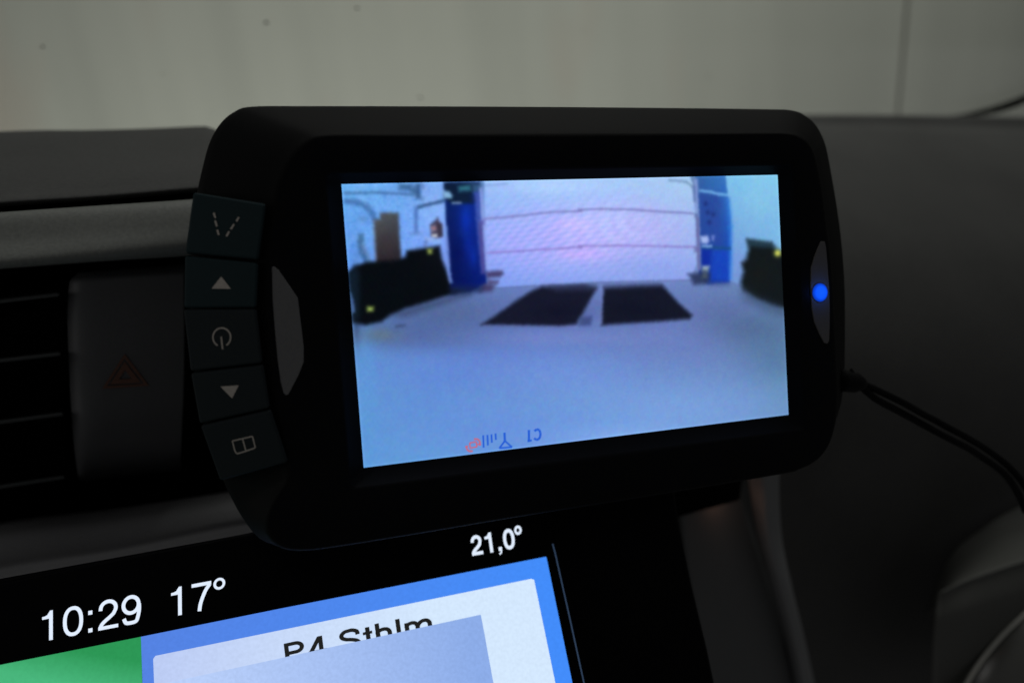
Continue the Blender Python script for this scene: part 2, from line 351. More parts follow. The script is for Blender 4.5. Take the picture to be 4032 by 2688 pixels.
# centre stack: black gloss body, grey panel, light trim strip
slab('centre_stack', [(-800, 2420), (900, 2110), (2180, 1860), (2640, 1800), (2676, 2050), (2728, 2300), (2790, 2560), (2840, 2800), (2900, 3100), (-800, 3500)], m_gloss, dash, D, -.0035, .03, .001, 3)
loft('centre_panel', [[(2672, 1750, -.022), (2780, 1735, -.020), (2960, 1700, -.024)],
                      [(2680, 2000, -.016), (2800, 1990, -.013), (2930, 1960, -.018)],
                      [(2700, 2180, -.014), (2830, 2170, -.011), (2984, 2150, -.016)],
                      [(2752, 2440, -.012), (2900, 2430, -.009), (3063, 2405, -.014)],
                      [(2825, 2760, -.010), (2980, 2760, -.007), (3152, 2760, -.012)],
                      [(2890, 3000, -.010), (3040, 3000, -.007), (3215, 3000, -.012)]], m_panel, dash, nx=14, thick=.003)
slab('panel_shroud', [(2560, 1760), (2960, 1690), (2925, 1900), (2917, 1972), (2800, 2003), (2691, 2034), (2640, 2045), (2600, 2000)], m_gap, dash, V, -.002, .010, .001, 2)
fl = bpy.data.lights.new('panel_warm_fill', 'AREA'); fl.energy = .0004; fl.color = (1.0, .50, .32); fl.size = .010; fl.shape = 'RECTANGLE'; fl.size_y = .002  # small added warm lamp under the shroud, gives the panel a reddish glow
fo = bpy.data.objects.new('panel_warm_fill', fl); COL.objects.link(fo); fo.location = V.hit(2870, 1985, -.0052); fo.rotation_euler = (V.hit(2905, 2060, -.013)-fo.location).to_track_quat('-Z', 'Y').to_euler()
loft('trim_strip', [[(2925, 1760, -.016), (3000, 1760, -.008), (3075, 1750, -.014)],
                    [(2950, 1920, -.014), (3010, 1910, -.007), (3068, 1890, -.014)],
                    [(2985, 2128, -.014), (3030, 2122, -.006), (3078, 2112, -.013)],
                    [(3037, 2318, -.013), (3082, 2312, -.005), (3118, 2308, -.012)],
                    [(3085, 2500, -.013), (3128, 2496, -.005), (3163, 2490, -.012)],
                    [(3136, 2730, -.012), (3180, 2728, -.004), (3216, 2725, -.011)],
                    [(3200, 3000, -.012), (3240, 3000, -.004), (3276, 3000, -.011)]], m_trim, dash, nx=12, thick=.003)
# passenger air vent, bottom right
vh = loft('passenger_vent', [[(3640, 2420, -.040), (3740, 2190, -.040), (3860, 2085, -.040), (4032, 1985, -.040), (4500, 1800, -.040)],
                        [(3680, 2400, -.026), (3750, 2235, -.034), (3860, 2130, -.034), (4032, 2040, -.034), (4500, 1850, -.034)],
                        [(3694, 2370, -.012), (3770, 2270, -.020), (3880, 2190, -.020), (4032, 2115, -.020), (4500, 1960, -.020)],
                        [(3700, 2330, .006), (3800, 2285, .006), (3900, 2250, .006), (4032, 2208, .006), (4500, 2070, .006)]], m_vent, dash, nx=30, thick=.0004)
loft('vent_front', [[(3700, 2331, .0057), (3800, 2286, .0057), (3900, 2251, .0057), (4032, 2209, .0057), (4500, 2071, .0057)],
                    [(3698, 2345, .0060), (3800, 2300, .0062), (3900, 2265, .0062), (4032, 2223, .0062), (4500, 2085, .0062)],
                    [(3684, 2440, .009), (3800, 2400, .011), (3900, 2370, .011), (4032, 2330, .011), (4500, 2200, .011)],
                    [(3672, 2690, .004), (3800, 2690, .008), (3900, 2690, .008), (4032, 2690, .008), (4500, 2690, .008)],
                    [(3672, 2950, -.010), (3800, 2950, -.004), (3900, 2950, -.004), (4032, 2950, -.004), (4500, 2950, -.004)]], m_vent, vh, nx=30, thick=.0004)
# glossy dome of the round nozzle
kc = V.hit(4165, 2690, .013); kr = (V.hit(4165, 2335, .013)-kc).length
bm = bmesh.new(); bmesh.ops.create_uvsphere(bm, u_segments=64, v_segments=32, radius=1)
Rm = Matrix((V.ex, V.ey, V.n)).transposed().to_4x4()
for v in bm.verts: v.co = kc + Rm.to_3x3() @ Vector((v.co.x*kr*1.03, v.co.y*kr, v.co.z*kr*.5))
me = bpy.data.meshes.new('nozzle'); bm.to_mesh(me); bm.free()
for p in me.polygons: p.use_smooth = True
link('nozzle', me, m_knob, vh)
rp = []
for i in range(97):
    a = 2*math.pi*i/96; rp.append(V.pt(0, 0)*0+kc+V.ex*math.cos(a)*kr*1.05+V.ey*math.sin(a)*kr*1.02)
tube('nozzle_ring', rp, .0008, m_ring, vh, 8)

# touchscreen: glass, tiles, digits
ts = slab('touchscreen', [(-700, 2440), (300, 2232), (1100, 2075), (2140, 1880), (2150, 2000), (2186, 2174), (2243, 2430), (2310, 2735), (2372, 3010), (-700, 3400)], m_gloss, dash, D, 0.0, .003, .0005, 3)
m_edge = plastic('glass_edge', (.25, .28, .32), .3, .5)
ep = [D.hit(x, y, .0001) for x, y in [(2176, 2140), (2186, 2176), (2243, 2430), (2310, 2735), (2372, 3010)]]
tube('glass_edge', [p for p in ep], .00016, glow('painted_edge_glint', (60, 80, 108), .6), ts, 6)  # emission paints in the blue display light caught by the glass edge
def blk(name, pts, mat, off): return slab(name, pts, mat, ts, D, off, .00006)
ORD = .0001
def grad_glow(name, c0, c1, p0, p1, var=.035, scale=1400, strength=1.0):
    """display area whose picture content runs from one colour to another between two points of the touchscreen"""
    m, nt, b = new_mat(name); N = nt.nodes.new; L = nt.links.new
    a = D.hit(*p0); c = D.hit(*p1); d = c-a
    ge = N('ShaderNodeNewGeometry'); sb = N('ShaderNodeVectorMath'); sb.operation = 'SUBTRACT'; L(ge.outputs['Position'], sb.inputs[0]); sb.inputs[1].default_value = a
    dt = N('ShaderNodeVectorMath'); dt.operation = 'DOT_PRODUCT'; L(sb.outputs[0], dt.inputs[0]); dt.inputs[1].default_value = d/d.length_squared
    mx = N('ShaderNodeMix'); mx.data_type = 'RGBA'; mx.inputs[6].default_value = (*lin(c0), 1); mx.inputs[7].default_value = (*lin(c1), 1); L(dt.outputs['Value'], mx.inputs[0])
    nz = N('ShaderNodeTexNoise'); nz.inputs['Scale'].default_value = scale; nz.inputs['Detail'].default_value = 2; L(ge.outputs['Position'], nz.inputs['Vector'])
    rp = N('ShaderNodeMapRange'); rp.inputs['From Min'].default_value = .3; rp.inputs['From Max'].default_value = .7; rp.inputs['To Min'].default_value = (1-var)*strength; rp.inputs['To Max'].default_value = (1+var)*strength
    L(nz.outputs['Fac'], rp.inputs['Value']); L(rp.outputs[0], b.inputs['Emission Strength']); L(mx.outputs[2], b.inputs['Emission Color'])
    b.inputs['Base Color'].default_value = (.01, .01, .012, 1); b.inputs['Roughness'].default_value = .3; b.inputs['Specular IOR Level'].default_value = .1
    return m
blk('green_tile', [(-600, 2733), (0, 2616), (555, 2505), (560, 2688), (572, 2960), (-600, 3220)], grad_glow('green_tile', (42, 150, 84), (72, 182, 124), (300, 2560), (250, 2690)), ORD)
blk('blue_tile', [(555, 2505), (1100, 2395), (2151, 2190), (2254, 2688), (2306, 2940), (574, 3240), (562, 2720)], grad_glow('blue_tile', (84, 130, 226), (66, 140, 250), (560, 2600), (2150, 2300)), ORD)
blk('white_card', [(603, 2592), (612, 2580), (2092, 2277), (2103, 2281), (2187, 2688), (2236, 2925), (625, 3230), (608, 2720)], grad_glow('white_card', (188, 204, 244), (212, 232, 254), (620, 2640), (1700, 2400)), ORD*2)
blk('popup_card', [(640, 2690), (1120, 2586), (1700, 2460), (1893, 2418), (1905, 2480), (1943, 2688), (1985, 2900), (660, 3150)], grad_glow('popup_card', (186, 208, 250), (140, 172, 232), (700, 2760), (1850, 2480), var=.045), ORD*4)
def el(cx, cy, rx, ry, a0, a1, n=20, p=2.0):
    o = []
    for k in range(n+1):
        a = math.radians(a0+(a1-a0)*k/n); c, q = math.cos(a), math.sin(a)
        o.append((cx+rx*math.copysign(abs(c)**(2/p), c), cy+ry*math.copysign(abs(q)**(2/p), q)))
    return o
def glyph(ch, w):
    """letter shapes of a plain grotesque face: list of ('p', polygon) or ('r', centre line, width); and the advance"""
    h = w/2
    if ch == '1': return [('p', [(.36+w, 1), (.36+w*.25, 1), (.345, .93), (.30, .865), (.22, .835), (.13, .825), (.13, .825-w*.72), (.36, .825-w*.72), (.36, 0), (.36+w, 0)])], .77
    if ch == '0': return [('r', el(.385, .495, .335-h, .505-h, 0, 360, 40, 2.3), w)], .77
    if ch == '2': return [('r', [(.065+h, .655)]+el(.385, .70, .315-h, .30-h, 172, -32, 18)+catmull([(.56, .50), (.42, .385), (.27, .28), (.165, .18), (.115, .075)], 4)[0:], w), ('p', [(.05, 0), (.71, 0), (.71, w*.95), (.05, w*.95)])], .77
    if ch == '9': return [('r', el(.37, .665, .315-h, .335-h, 0, 360, 36), w), ('r', catmull([(.70-h, .66), (.70-h, .45), (.655-h, .22), (.53, .085), (.36, h-.005), (.20, .085), (.10+h*.5, .235)], 6), w)], .77
    if ch == '7': return [('p', [(.05, 1), (.71, 1), (.71, 1-w), (.05, 1-w)]), ('r', catmull([(.66, 1-w*.9), (.53, .72), (.42, .48), (.34, .24), (.305, 0)], 5), w)], .77
    if ch == ':': return [('p', [(.12, 0), (.12+w*1.1, 0), (.12+w*1.1, w*1.1), (.12, w*1.1)]), ('p', [(.12, .60), (.12+w*1.1, .60), (.12+w*1.1, .60+w*1.1), (.12, .60+w*1.1)])], .40
    if ch == ',': return [('p', [(.10, 0), (.10+w*1.1, 0), (.10+w*1.1, w*1.1), (.10, w*1.1)]), ('r', [(.10+w*.85, .01), (.10+w*.75, -.08), (.11, -.16)], w*.5)], .385
    if ch == '\u00b0': return [('r', el(.21, .84, .155, .165, 0, 360, 30), w*.72)], .5
    if ch == ' ': return [], .385
    if ch == 'P': return [('p', [(.10, 0), (.10+w, 0), (.10+w, 1), (.10, 1)]), ('r', [(.10+w*.9, 1-h), (.50, 1-h)]+el(.52, .715, .285-h+.03, .285-h, 88, -88, 16)+[(.50, .43+h), (.10+w*.9, .43+h)], w)], .93
    if ch == '4': return [('p', [(.44, 0), (.44+w, 0), (.44+w, 1), (.44, 1)]), ('p', [(.03, .235), (.73, .235), (.73, .235+w*.9), (.03, .235+w*.9)]), ('r', [(.035+h*.7, .26), (.44+h*.6, .96)], w)], .77
    if ch == 'S': return [('r', catmull([(.80-h*.6, .70), (.72, .86), (.56, .945), (.42, .95-.005), (.27, .92), (.155, .80), (.17, .67), (.30, .575), (.50, .52), (.68, .44), (.775, .30), (.72, .14), (.56, .06), (.42, .05), (.24, .09), (.13, .20), (.10, .32)], 5), w)], .93
    if ch == 't': return [('p', [(.11, .10), (.11+w, .10), (.11+w, .93), (.11, .93)]), ('p', [(.01, .73-w*.8), (.36, .73-w*.8), (.36, .73), (.01, .73)]), ('r', [(.11+h, .12), (.2, .06), (.36, .055)], w)], .386
    if ch == 'h': return [('p', [(.09, 0), (.09+w, 0), (.09+w, 1), (.09, 1)]), ('r', catmull([(.09+h, .48), (.18, .61), (.36, .68), (.52, .65), (.60, .54), (.61, .40)], 5)+[(.61, 0)], w)], .77
    if ch == 'l': return [('p', [(.09, 0), (.09+w, 0), (.09+w, 1), (.09, 1)])], .31
    if ch == 'm': return [('p', [(.09, 0), (.09+w, 0), (.09+w, .73), (.09, .73)]), ('r', catmull([(.09+h, .48), (.18, .61), (.33, .68), (.47, .66), (.555, .55), (.565, .42)], 5)+[(.565, 0)], w),
                          ('r', catmull([(.565, .48), (.65, .61), (.79, .68), (.93, .66), (1.01, .55), (1.02, .42)], 5)+[(1.02, 0)], w)], 1.16
def ribbon(P, w):
    closed = math.hypot(P[0][0]-P[-1][0], P[0][1]-P[-1][1]) < 1e-6
    Q = [P[0]]
    for p in P[1:]:
        if math.hypot(p[0]-Q[-1][0], p[1]-Q[-1][1]) > 1e-5: Q.append(p)
    n = len(Q); A = []; B = []
    for i in range(n):
        a = Q[i-1] if i else (Q[-2] if closed else Q[0]); c = Q[i+1] if i < n-1 else (Q[1] if closed else Q[-1])
        dx, dy = c[0]-a[0], c[1]-a[1]; L = math.hypot(dx, dy); nx, ny = -dy/L*w/2, dx/L*w/2
        A.append((Q[i][0]+nx, Q[i][1]+ny)); B.append((Q[i][0]-nx, Q[i][1]-ny))
    return [[A[i], A[i+1], B[i+1], B[i]] for i in range(n-1)]
def text(name, body, q, mat, off, w=.125, track=0.0):
    polys = []; x = 0; lay = 0
    for ch in body:
        gs, adv = glyph(ch, w)
        for g in gs:
            for P in ([g[1]] if g[0] == 'p' else ribbon(g[1], g[2])): polys.append(([(px+x, py) for px, py in P], lay))
            lay = (lay+1) % 3
        x += adv+track
    xs = [p[0] for P, _ in polys for p in P]; x0, x1 = min(xs), max(xs); TL, TR, BR, BL = q; verts = []; faces = []
    for P, ly in polys:
        b = len(verts)
        for px, t in P:
            u = (px-x0)/(x1-x0); pp = [(BL[k]*(1-u)+BR[k]*u)*(1-t)+(TL[k]*(1-u)+TR[k]*u)*t for k in (0, 1)]
            verts.append(D.hit(pp[0], pp[1], off+ly*.000003))
        faces.append(tuple(range(b, b+len(P))))
    o = mesh(name, verts, faces, mat, ts)
    bm = bmesh.new(); bm.from_mesh(o.data); bmesh.ops.remove_doubles(bm, verts=bm.verts, dist=1e-7); bm.to_mesh(o.data); bm.free()
    return o
m_white = glow('white_digits', (226, 238, 255), 1.0, .02)
m_ink = glow('black_letters', (30, 30, 28), 1.0, .02)
r3 = lambda x, y: (x/1.96, 1950+y/1.96)
r4 = lambda x, y: (1100+x/1.96, 1950+y/1.96)
text('clock_digits', '10:29', [r3(325, 898), r3(1088, 752), r3(1090, 978), r3(325, 1126)], m_white, ORD*1.5)
text('outside_temperature', '17°', [r3(1320, 714), r3(1738, 636), r3(1740, 850), r3(1322, 935)], m_white, ORD*1.5)
text('cabin_temperature', '21,0°', [r4(1466, 314), r4(1866, 236), r4(1886, 394), r4(1488, 465)], m_white, ORD*1.5, w=.175)
text('station_name', 'P4 Sthlm', [r4(33, 1142), r4(1165, 896), r4(1190, 1062), r4(52, 1306)], m_ink, ORD*3, w=.165)

# ------------------------------------------------------------------ the monitor
mon = thing('rear_view_monitor', 'black rear-view camera monitor with five side buttons showing a garage floor and door', 'monitor', tuple(M.pt(W/2, -.02, -.03)))
cxl, cyl = W/2-.004, H/2
def polar(pixpts, off, sm=40):
    P = [M.loc(M.hit(x, y, off)) for x, y in pixpts]; P = [(p[0], p[1]) for p in P]
    n = len(P); E = catmull(P[-2:]+P+P[:3], sm)[2*sm:(n+2)*sm]
    a = np.array([math.atan2(p[1]-cyl, p[0]-cxl) for p in E]); r = np.array([math.hypot(p[0]-cxl, p[1]-cyl) for p in E])
    i = np.argsort(a); return a[i], r[i]
Sp = [(986, 420), (1200, 418), (2000, 421), (2700, 427), (3040, 432), (3100, 434), (3150, 446), (3195, 478), (3228, 525), (3252, 590), (3280, 740), (3302, 880), (3318, 1040), (3325, 1220), (3320, 1500), (3292, 1640), (3245, 1705), (3175, 1755), (3090, 1785), (2600, 1880), (2070, 1972), (1600, 2050), (1300, 2100), (1180, 2125), (1100, 2140), (1020, 2115), (950, 2030), (905, 1950), (862, 1850), (825, 1720), (795, 1600), (765, 1440), (748, 1217), (750, 1020), (772, 780), (795, 660), (825, 555), (868, 482), (922, 438)]
Fp = [(1290, 526), (1600, 525), (2000, 523), (2700, 522), (3040, 521), (3100, 523), (3140, 530), (3176, 550), (3200, 582), (3217, 630), (3240, 745), (3258, 885), (3277, 1040), (3287, 1220), (3300, 1490), (3300, 1600), (3290, 1690), (3262, 1765), (3215, 1818), (3150, 1850), (3080, 1868), (2600, 1948), (2070, 2032), (1600, 2110), (1300, 2157), (1190, 2168), (1110, 2158), (1055, 2110), (1045, 2040), (1080, 1960), (1122, 1890), (1120, 1790), (1085, 1640), (1055, 1460), (1032, 1225), (1038, 1040), (1062, 840), (1085, 720), (1130, 620), (1200, 550)]
# screen opening: slightly bigger than the lit area
def rrect(x0, y0, x1, y1, r, k=5):
    o = []
    for cx, cy, a0 in ((x1-r, y1-r, 0), (x0+r, y1-r, 90), (x0+r, y0+r, 180), (x1-r, y0+r, 270)):
        for i in range(k+1):
            a = math.radians(a0+90*i/k); o.append((cx+r*math.cos(a), cy+r*math.sin(a)))
    return o
Orect = rrect(-.0026, -.0030, W+.0022, H+.0016, .0012)
Lrect = rrect(-.0001, -.0001, W+.0001, H+.0001, .0003)
ang = sorted(set([round(-math.pi+2*math.pi*i/720, 5) for i in range(720)]+[round(math.atan2(p[1]-cyl, p[0]-cxl), 5) for p in Orect+Lrect]))
def rad(poly):
    a, r = poly
    aa = np.concatenate([a-2*math.pi, a, a+2*math.pi]); rr = np.concatenate([r, r, r]); return lambda t: float(np.interp(t, aa, rr))
def rad_poly(P):
    def f(t):
        d = (math.cos(t), math.sin(t)); best = 0
        for (x0, y0), (x1, y1) in zip(P, P[1:]+P[:1]):
            ex, ey = x1-x0, y1-y0; den = d[0]*ey-d[1]*ex
            if abs(den) < 1e-12: continue
            s = ((x0-cxl)*ey-(y0-cyl)*ex)/den; u = ((x0-cxl)*d[1]-(y0-cyl)*d[0])/den
            if s > 0 and -1e-6 <= u <= 1+1e-6: best = max(best, s)
        return best
    return f
fS, fF = rad(polar(Sp, -.009)), rad(polar(Fp, 0.0012)); fO, fL = rad_poly(Orect), rad_poly(Lrect)
def ringv(f, z, k=1.0, add=0.0): return [M.pt(cxl+(f(t)*k+add)*math.cos(t), cyl+(f(t)*k+add)*math.sin(t), z) for t in ang]
rings = [ringv(fL, -.0012), ringv(fO, .0006), ringv(fO, .0011, 1, .0004), ringv(fO, .0012, 1, .0010), ringv(fF, .0012, 1, -.0010), ringv(fF, .0011, 1, -.0004), ringv(fF, .0006, 1, .0001)]
def mixr(t, u): return fF(t)*(1-u)+fS(t)*u
rings += [ringv(lambda t: mixr(t, .12), -.0002), ringv(lambda t: mixr(t, .5), -.0040), ringv(lambda t: mixr(t, .9), -.0076), ringv(lambda t: mixr(t, .985), -.0086), ringv(fS, -.0094), ringv(fS, -.0108), ringv(fS, -.0120, 1, -.0012), ringv(fS, -.020, .95), ringv(fS, -.0225, .9), ringv(fS, -.024, .5), ringv(fS, -.024, .02)]
n = len(ang); verts = [v for r in rings for v in r]; faces = []
for j in range(len(rings)-1):
    for i in range(n): faces.append((j*n+i, j*n+(i+1) % n, (j+1)*n+(i+1) % n, (j+1)*n+i))
split = 6
hs = mesh('housing', verts, faces, m_body, mon, True)
hs.data.materials.append(m_face)
for p in hs.data.polygons:
    if p.index < n*4: p.material_index = 1
bm = bmesh.new(); bm.from_mesh(hs.data); bmesh.ops.recalc_face_normals(bm, faces=bm.faces); bm.to_mesh(hs.data); bm.free()

# ---- picture shown on the monitor, computed as colour values on a fine grid (LCD dots)
NX, NY = 600, 340
gx, gy = np.meshgrid(np.linspace(0, W, NX+1), np.linspace(0, H, NY+1))
P3 = np.array(M.o)[None, None]+gx[..., None]*np.array(M.ex)+gy[..., None]*np.array(M.ey)-np.array(CAM)
kz = P3@np.array(CF); U = CX+F*(P3@np.array(CR))/kz; Vv = CY-F*(P3@np.array(CU))/kz
def a3(*p): return [(1300+x/2.34, 650+y/2.34) for x, y in p]
def a4(*p): return [(2200+x/2.34, 650+y/2.34) for x, y in p]
def a5(*p): return [(1300+x/2.138, 1250+y/2.138) for x, y in p]
def fnoise(sx, sy, seed):
    r = np.random.default_rng(seed); g = r.standard_normal((sy+3, sx+3))
    y = np.linspace(0, sy, NY+1); x = np.linspace(0, sx, NX+1)
    def idx(v): i = np.floor(v).astype(int); f = v-i; return i, f*f*(3-2*f)
    yi, yf = idx(y); xi, xf = idx(x)
    A = g[yi][:, xi]; B = g[yi][:, xi+1]; C = g[yi+1][:, xi]; Dd = g[yi+1][:, xi+1]
    return (A*(1-xf)+B*xf)*(1-yf)[:, None]+(C*(1-xf)+Dd*xf)*yf[:, None]
warp_x = fnoise(200, 114, 1)*.8; warp_y = fnoise(200, 114, 2)*.8
Uw, Vw = U+warp_x, Vv+warp_y
img = np.zeros((NY+1, NX+1, 3))
def cov(P, blur, warp=True):
    x, y = (Uw, Vw) if warp else (U, Vv)
    if warp: blur = blur*1.35+1.5
    P = np.array(P, float); m = (x > P[:, 0].min()-3*blur-4) & (x < P[:, 0].max()+3*blur+4) & (y > P[:, 1].min()-3*blur-4) & (y < P[:, 1].max()+3*blur+4)
    X, Y = x[m], y[m]; ins = np.zeros(X.shape, bool); d2 = np.full(X.shape, 1e12)
    for (x0, y0), (x1, y1) in zip(P, np.roll(P, -1, 0)):
        c = ((y0 > Y) != (y1 > Y)); dy = (y1-y0) if abs(y1-y0) > 1e-9 else 1e-9
        ins ^= c & (X < (x1-x0)*(Y-y0)/dy+x0)
        ex, ey = x1-x0, y1-y0; t = np.clip(((X-x0)*ex+(Y-y0)*ey)/(ex*ex+ey*ey+1e-9), 0, 1)
        d2 = np.minimum(d2, (X-x0-t*ex)**2+(Y-y0-t*ey)**2)
    s = np.where(ins, np.sqrt(d2), -np.sqrt(d2)); c = np.clip(.5+s/(2*blur), 0, 1); c = c*c*(3-2*c)
    out = np.zeros(U.shape); out[m] = c; return out
def paint(P, col, blur=5, alpha=1.0, warp=True):
    global img
    c = (cov(P, blur, warp)*alpha)[..., None]
    colr = col if isinstance(col, np.ndarray) else np.array(col, float)
    img = img*(1-c)+colr*c
def line(P, wd, col, blur=4, alpha=1.0, warp=True):
    for a, b in zip(P, P[1:]): paint(seg(a, b, wd), col, blur, alpha, warp)
def blob(x, y, rx, ry, col, alpha):
    global img
    c = (np.exp(-(((U-x)/rx)**2+((Vv-y)/ry)**2))*alpha)[..., None]; img = img*(1-c)+np.array(col, float)*c
def ramp2(c00, c10, c01, c11, x0, x1, y0, y1):
    u = np.clip((U-x0)/(x1-x0), 0, 1)[..., None]; v = np.clip((Vv-y0)/(y1-y0), 0, 1)[..., None]
    c00, c10, c01, c11 = [np.array(c, float) for c in (c00, c10, c01, c11)]
    return (c00*(1-u)+c10*u)*(1-v)+(c01*(1-u)+c11*u)*v
# base: floor
img = ramp2((98, 142, 210), (102, 132, 178), (100, 160, 228), (112, 160, 214), 1400, 3120, 1300, 1800)
blob(2150, 1250, 500, 170, (98, 112, 180), .75)
blob(1950, 1400, 330, 150, (98, 128, 212), .6)
blob(2250, 1470, 360, 110, (114, 150, 228), .55)
blob(2700, 1300, 330, 200, (110, 124, 196), .55)
blob(1750, 1230, 260, 90, (84, 102, 150), .75)
blob(3060, 1330, 170, 90, (86, 120, 160), .6)
blob(3090, 1500, 90, 260, (100, 148, 184), .55)
blob(2750, 1620, 500, 130, (132, 168, 234), .5)
blob(1600, 1300, 260, 60, (70, 92, 142), .45)
blob(2960, 1290, 150, 60, (78, 102, 144), .5)
blob(2150, 1330, 420, 30, (122, 138, 206), .5)
blob(1700, 1500, 200, 180, (94, 138, 220), .45)
blob(2850, 1230, 130, 70, (88, 108, 160), .5)
blob(2050, 1700, 400, 90, (104, 138, 226), .5)
blob(1640, 1330, 300, 50, (84, 106, 162), .6)
blob(3070, 1400, 120, 90, (84, 118, 164), .5)
blob(1490, 1320, 80, 26, (100, 124, 136), .75)
blob(1440, 1410, 60, 40, (92, 150, 210), .5)
blob(1435, 1550, 45, 260, (92, 160, 224), .5)
blob(2500, 1740, 300, 60, (150, 186, 244), .45)
# left wall
paint(a3((-60, -60), (1120, -60), (1135, 1100), (900, 1180), (-60, 1300)), ramp2((100, 174, 248), (126, 178, 250), (94, 150, 234), (122, 156, 246), 1350, 1760, 720, 1100), 3)
blob(1660, 760, 120, 60, (108, 160, 232), .5)
blob(1420, 760, 90, 50, (130, 196, 252), .5); blob(1700, 800, 60, 100, (160, 190, 250), .4); blob(1440, 900, 60, 90, (112, 170, 246), .5)
line(a3((130, 250), (450, 245), (760, 262)), 8, (62, 104, 160), 5, .85)
line(a3((130, 322), (260, 335), (350, 385), (400, 450), (420, 520)), 18, (66, 112, 178), 8, .85)
line(a3((200, 300), (330, 330), (400, 380)), 6, (100, 145, 205), 5, .5)
line(a3((640, 190), (760, 195), (800, 260)), 24, (60, 106, 156), 8, .85)
line(a3((815, 160), (822, 300)), 18, (54, 92, 146), 6, .9)
line(a3((860, 160), (862, 215)), 10, (86, 116, 176), 5, .6)
line(a3((800, 380), (800, 620)), 14, (78, 118, 190), 6, .9)
line(a3((750, 630), (860, 625)), 12, (104, 140, 200), 7, .6)
line(a3((810, 385), (930, 350), (1065, 322)), 12, (50, 86, 140), 4, .95)
line(a3((830, 290), (870, 310)), 14, (90, 130, 180), 6, .6)
paint(a3((262, 628), (315, 626), (318, 700), (262, 705)), (70, 118, 160), 6, .8)
line(a3((275, 690), (300, 800), (345, 885)), 20, (64, 108, 160), 8, .9)
line(a3((300, 720), (340, 800), (375, 880)), 12, (110, 140, 180), 6, .6)
blob(1432, 860, 22, 14, (94, 140, 196), .6)
# brown cabinet
paint(a3((405, 495), (465, 490), (468, 432), (636, 432), (650, 700), (665, 890), (430, 905)), ramp2((94, 98, 106), (76, 82, 92), (48, 40, 46), (42, 35, 42), 1470, 1580, 840, 1030), 6)
line(a3((408, 500), (425, 880)), 8, (120, 140, 170), 4, .6)
blob(1530, 955, 30, 40, (66, 56, 62), .5)
# thing on the wall + its shadow
paint(a3((930, 545), (985, 500), (1000, 470), (1010, 510), (1040, 540), (1042, 650), (990, 672), (940, 650)), (66, 58, 84), 5)
paint(a3((935, 560), (980, 540), (985, 600), (940, 615)), (150, 140, 165), 4, .8)
line(a3((945, 572), (985, 575)), 7, (170, 104, 110), 3, .8)
paint(a3((948, 630), (998, 630), (996, 658), (950, 656)), (196, 204, 206), 4)
line(a3((1020, 540), (1030, 650)), 14, (50, 44, 60), 5, .8)
line(a3((900, 680), (880, 750)), 10, (84, 104, 160), 6, .7)
line(a3((880, 672), (1020, 690)), 14, (150, 178, 230), 6, .6)
# black workbench / carts at left
paint(a3((170, 985), (230, 925), (340, 890), (640, 868), (700, 840), (715, 785), (1020, 738), (1040, 860), (1075, 950), (1120, 1085), (1300, 1150), (1150, 1190), (1050, 1210), (900, 1260), (700, 1320), (560, 1380), (480, 1440), (330, 1475), (215, 1450), (190, 1200)), (3, 8, 15), 8)
paint(a3((180, 1000), (240, 945), (260, 1000), (250, 1400), (215, 1400), (190, 1180)), (20, 44, 66), 16, .75)
blob(1405, 1190, 16, 120, (16, 32, 46), .6)
paint(a3((195, 1180), (215, 1240), (232, 1350), (208, 1360)), (96, 138, 214), 4, .9)
paint(a3((560, 1390), (700, 1330), (900, 1270), (1100, 1215), (1300, 1170), (1310, 1200), (1000, 1300), (700, 1400)), (50, 62, 96), 14, .55)
line(a3((610, 1487), (700, 1475)), 8, (52, 66, 96), 5, .7)
paint(a3((905, 768), (955, 764), (948, 812), (908, 814)), (134, 156, 66), 6)
paint(a3((342, 1303), (408, 1303), (402, 1346), (350, 1350)), (140, 166, 78), 6)
blob(1459, 1217, 6, 5, (190, 214, 120), .7); blob(1697, 990, 5, 7, (176, 190, 110), .6)
# garage door
door = a3((1380, 100), (1430, 100), (1440, 700), (1450, 960), (1520, 1130))+a4((0, 1098), (400, 1083), (900, 1070), (1240, 1058), (1300, 900), (1290, 460), (1270, 200), (1225, 60))
paint(door, ramp2((150, 188, 246), (166, 202, 240), (122, 156, 238), (138, 162, 228), 1920, 2740, 720, 1100), 3)
blob(2300, 930, 300, 130, (182, 168, 246), .8)
blob(2420, 860, 140, 70, (176, 190, 250), .6)
blob(2260, 880, 60, 24, (206, 178, 246), .5)
blob(2300, 1000, 120, 24, (204, 168, 244), .5)
blob(2050, 960, 180, 110, (160, 164, 244), .6)
blob(2550, 900, 150, 110, (176, 172, 236), .6)
blob(2560, 1060, 180, 60, (136, 158, 232), .6)
blob(2180, 730, 200, 30, (176, 206, 248), .7)
spk = fnoise(300, 170, 77)*7+fnoise(180, 60, 78)*5
img += (spk*(np.exp(-((U-1500)/240)**2)*np.clip(img.mean(axis=2)/150-.35, 0, 1)*np.clip((1100-Vv)/60, 0, 1)))[..., None]*np.array([1.0, .8, .6])
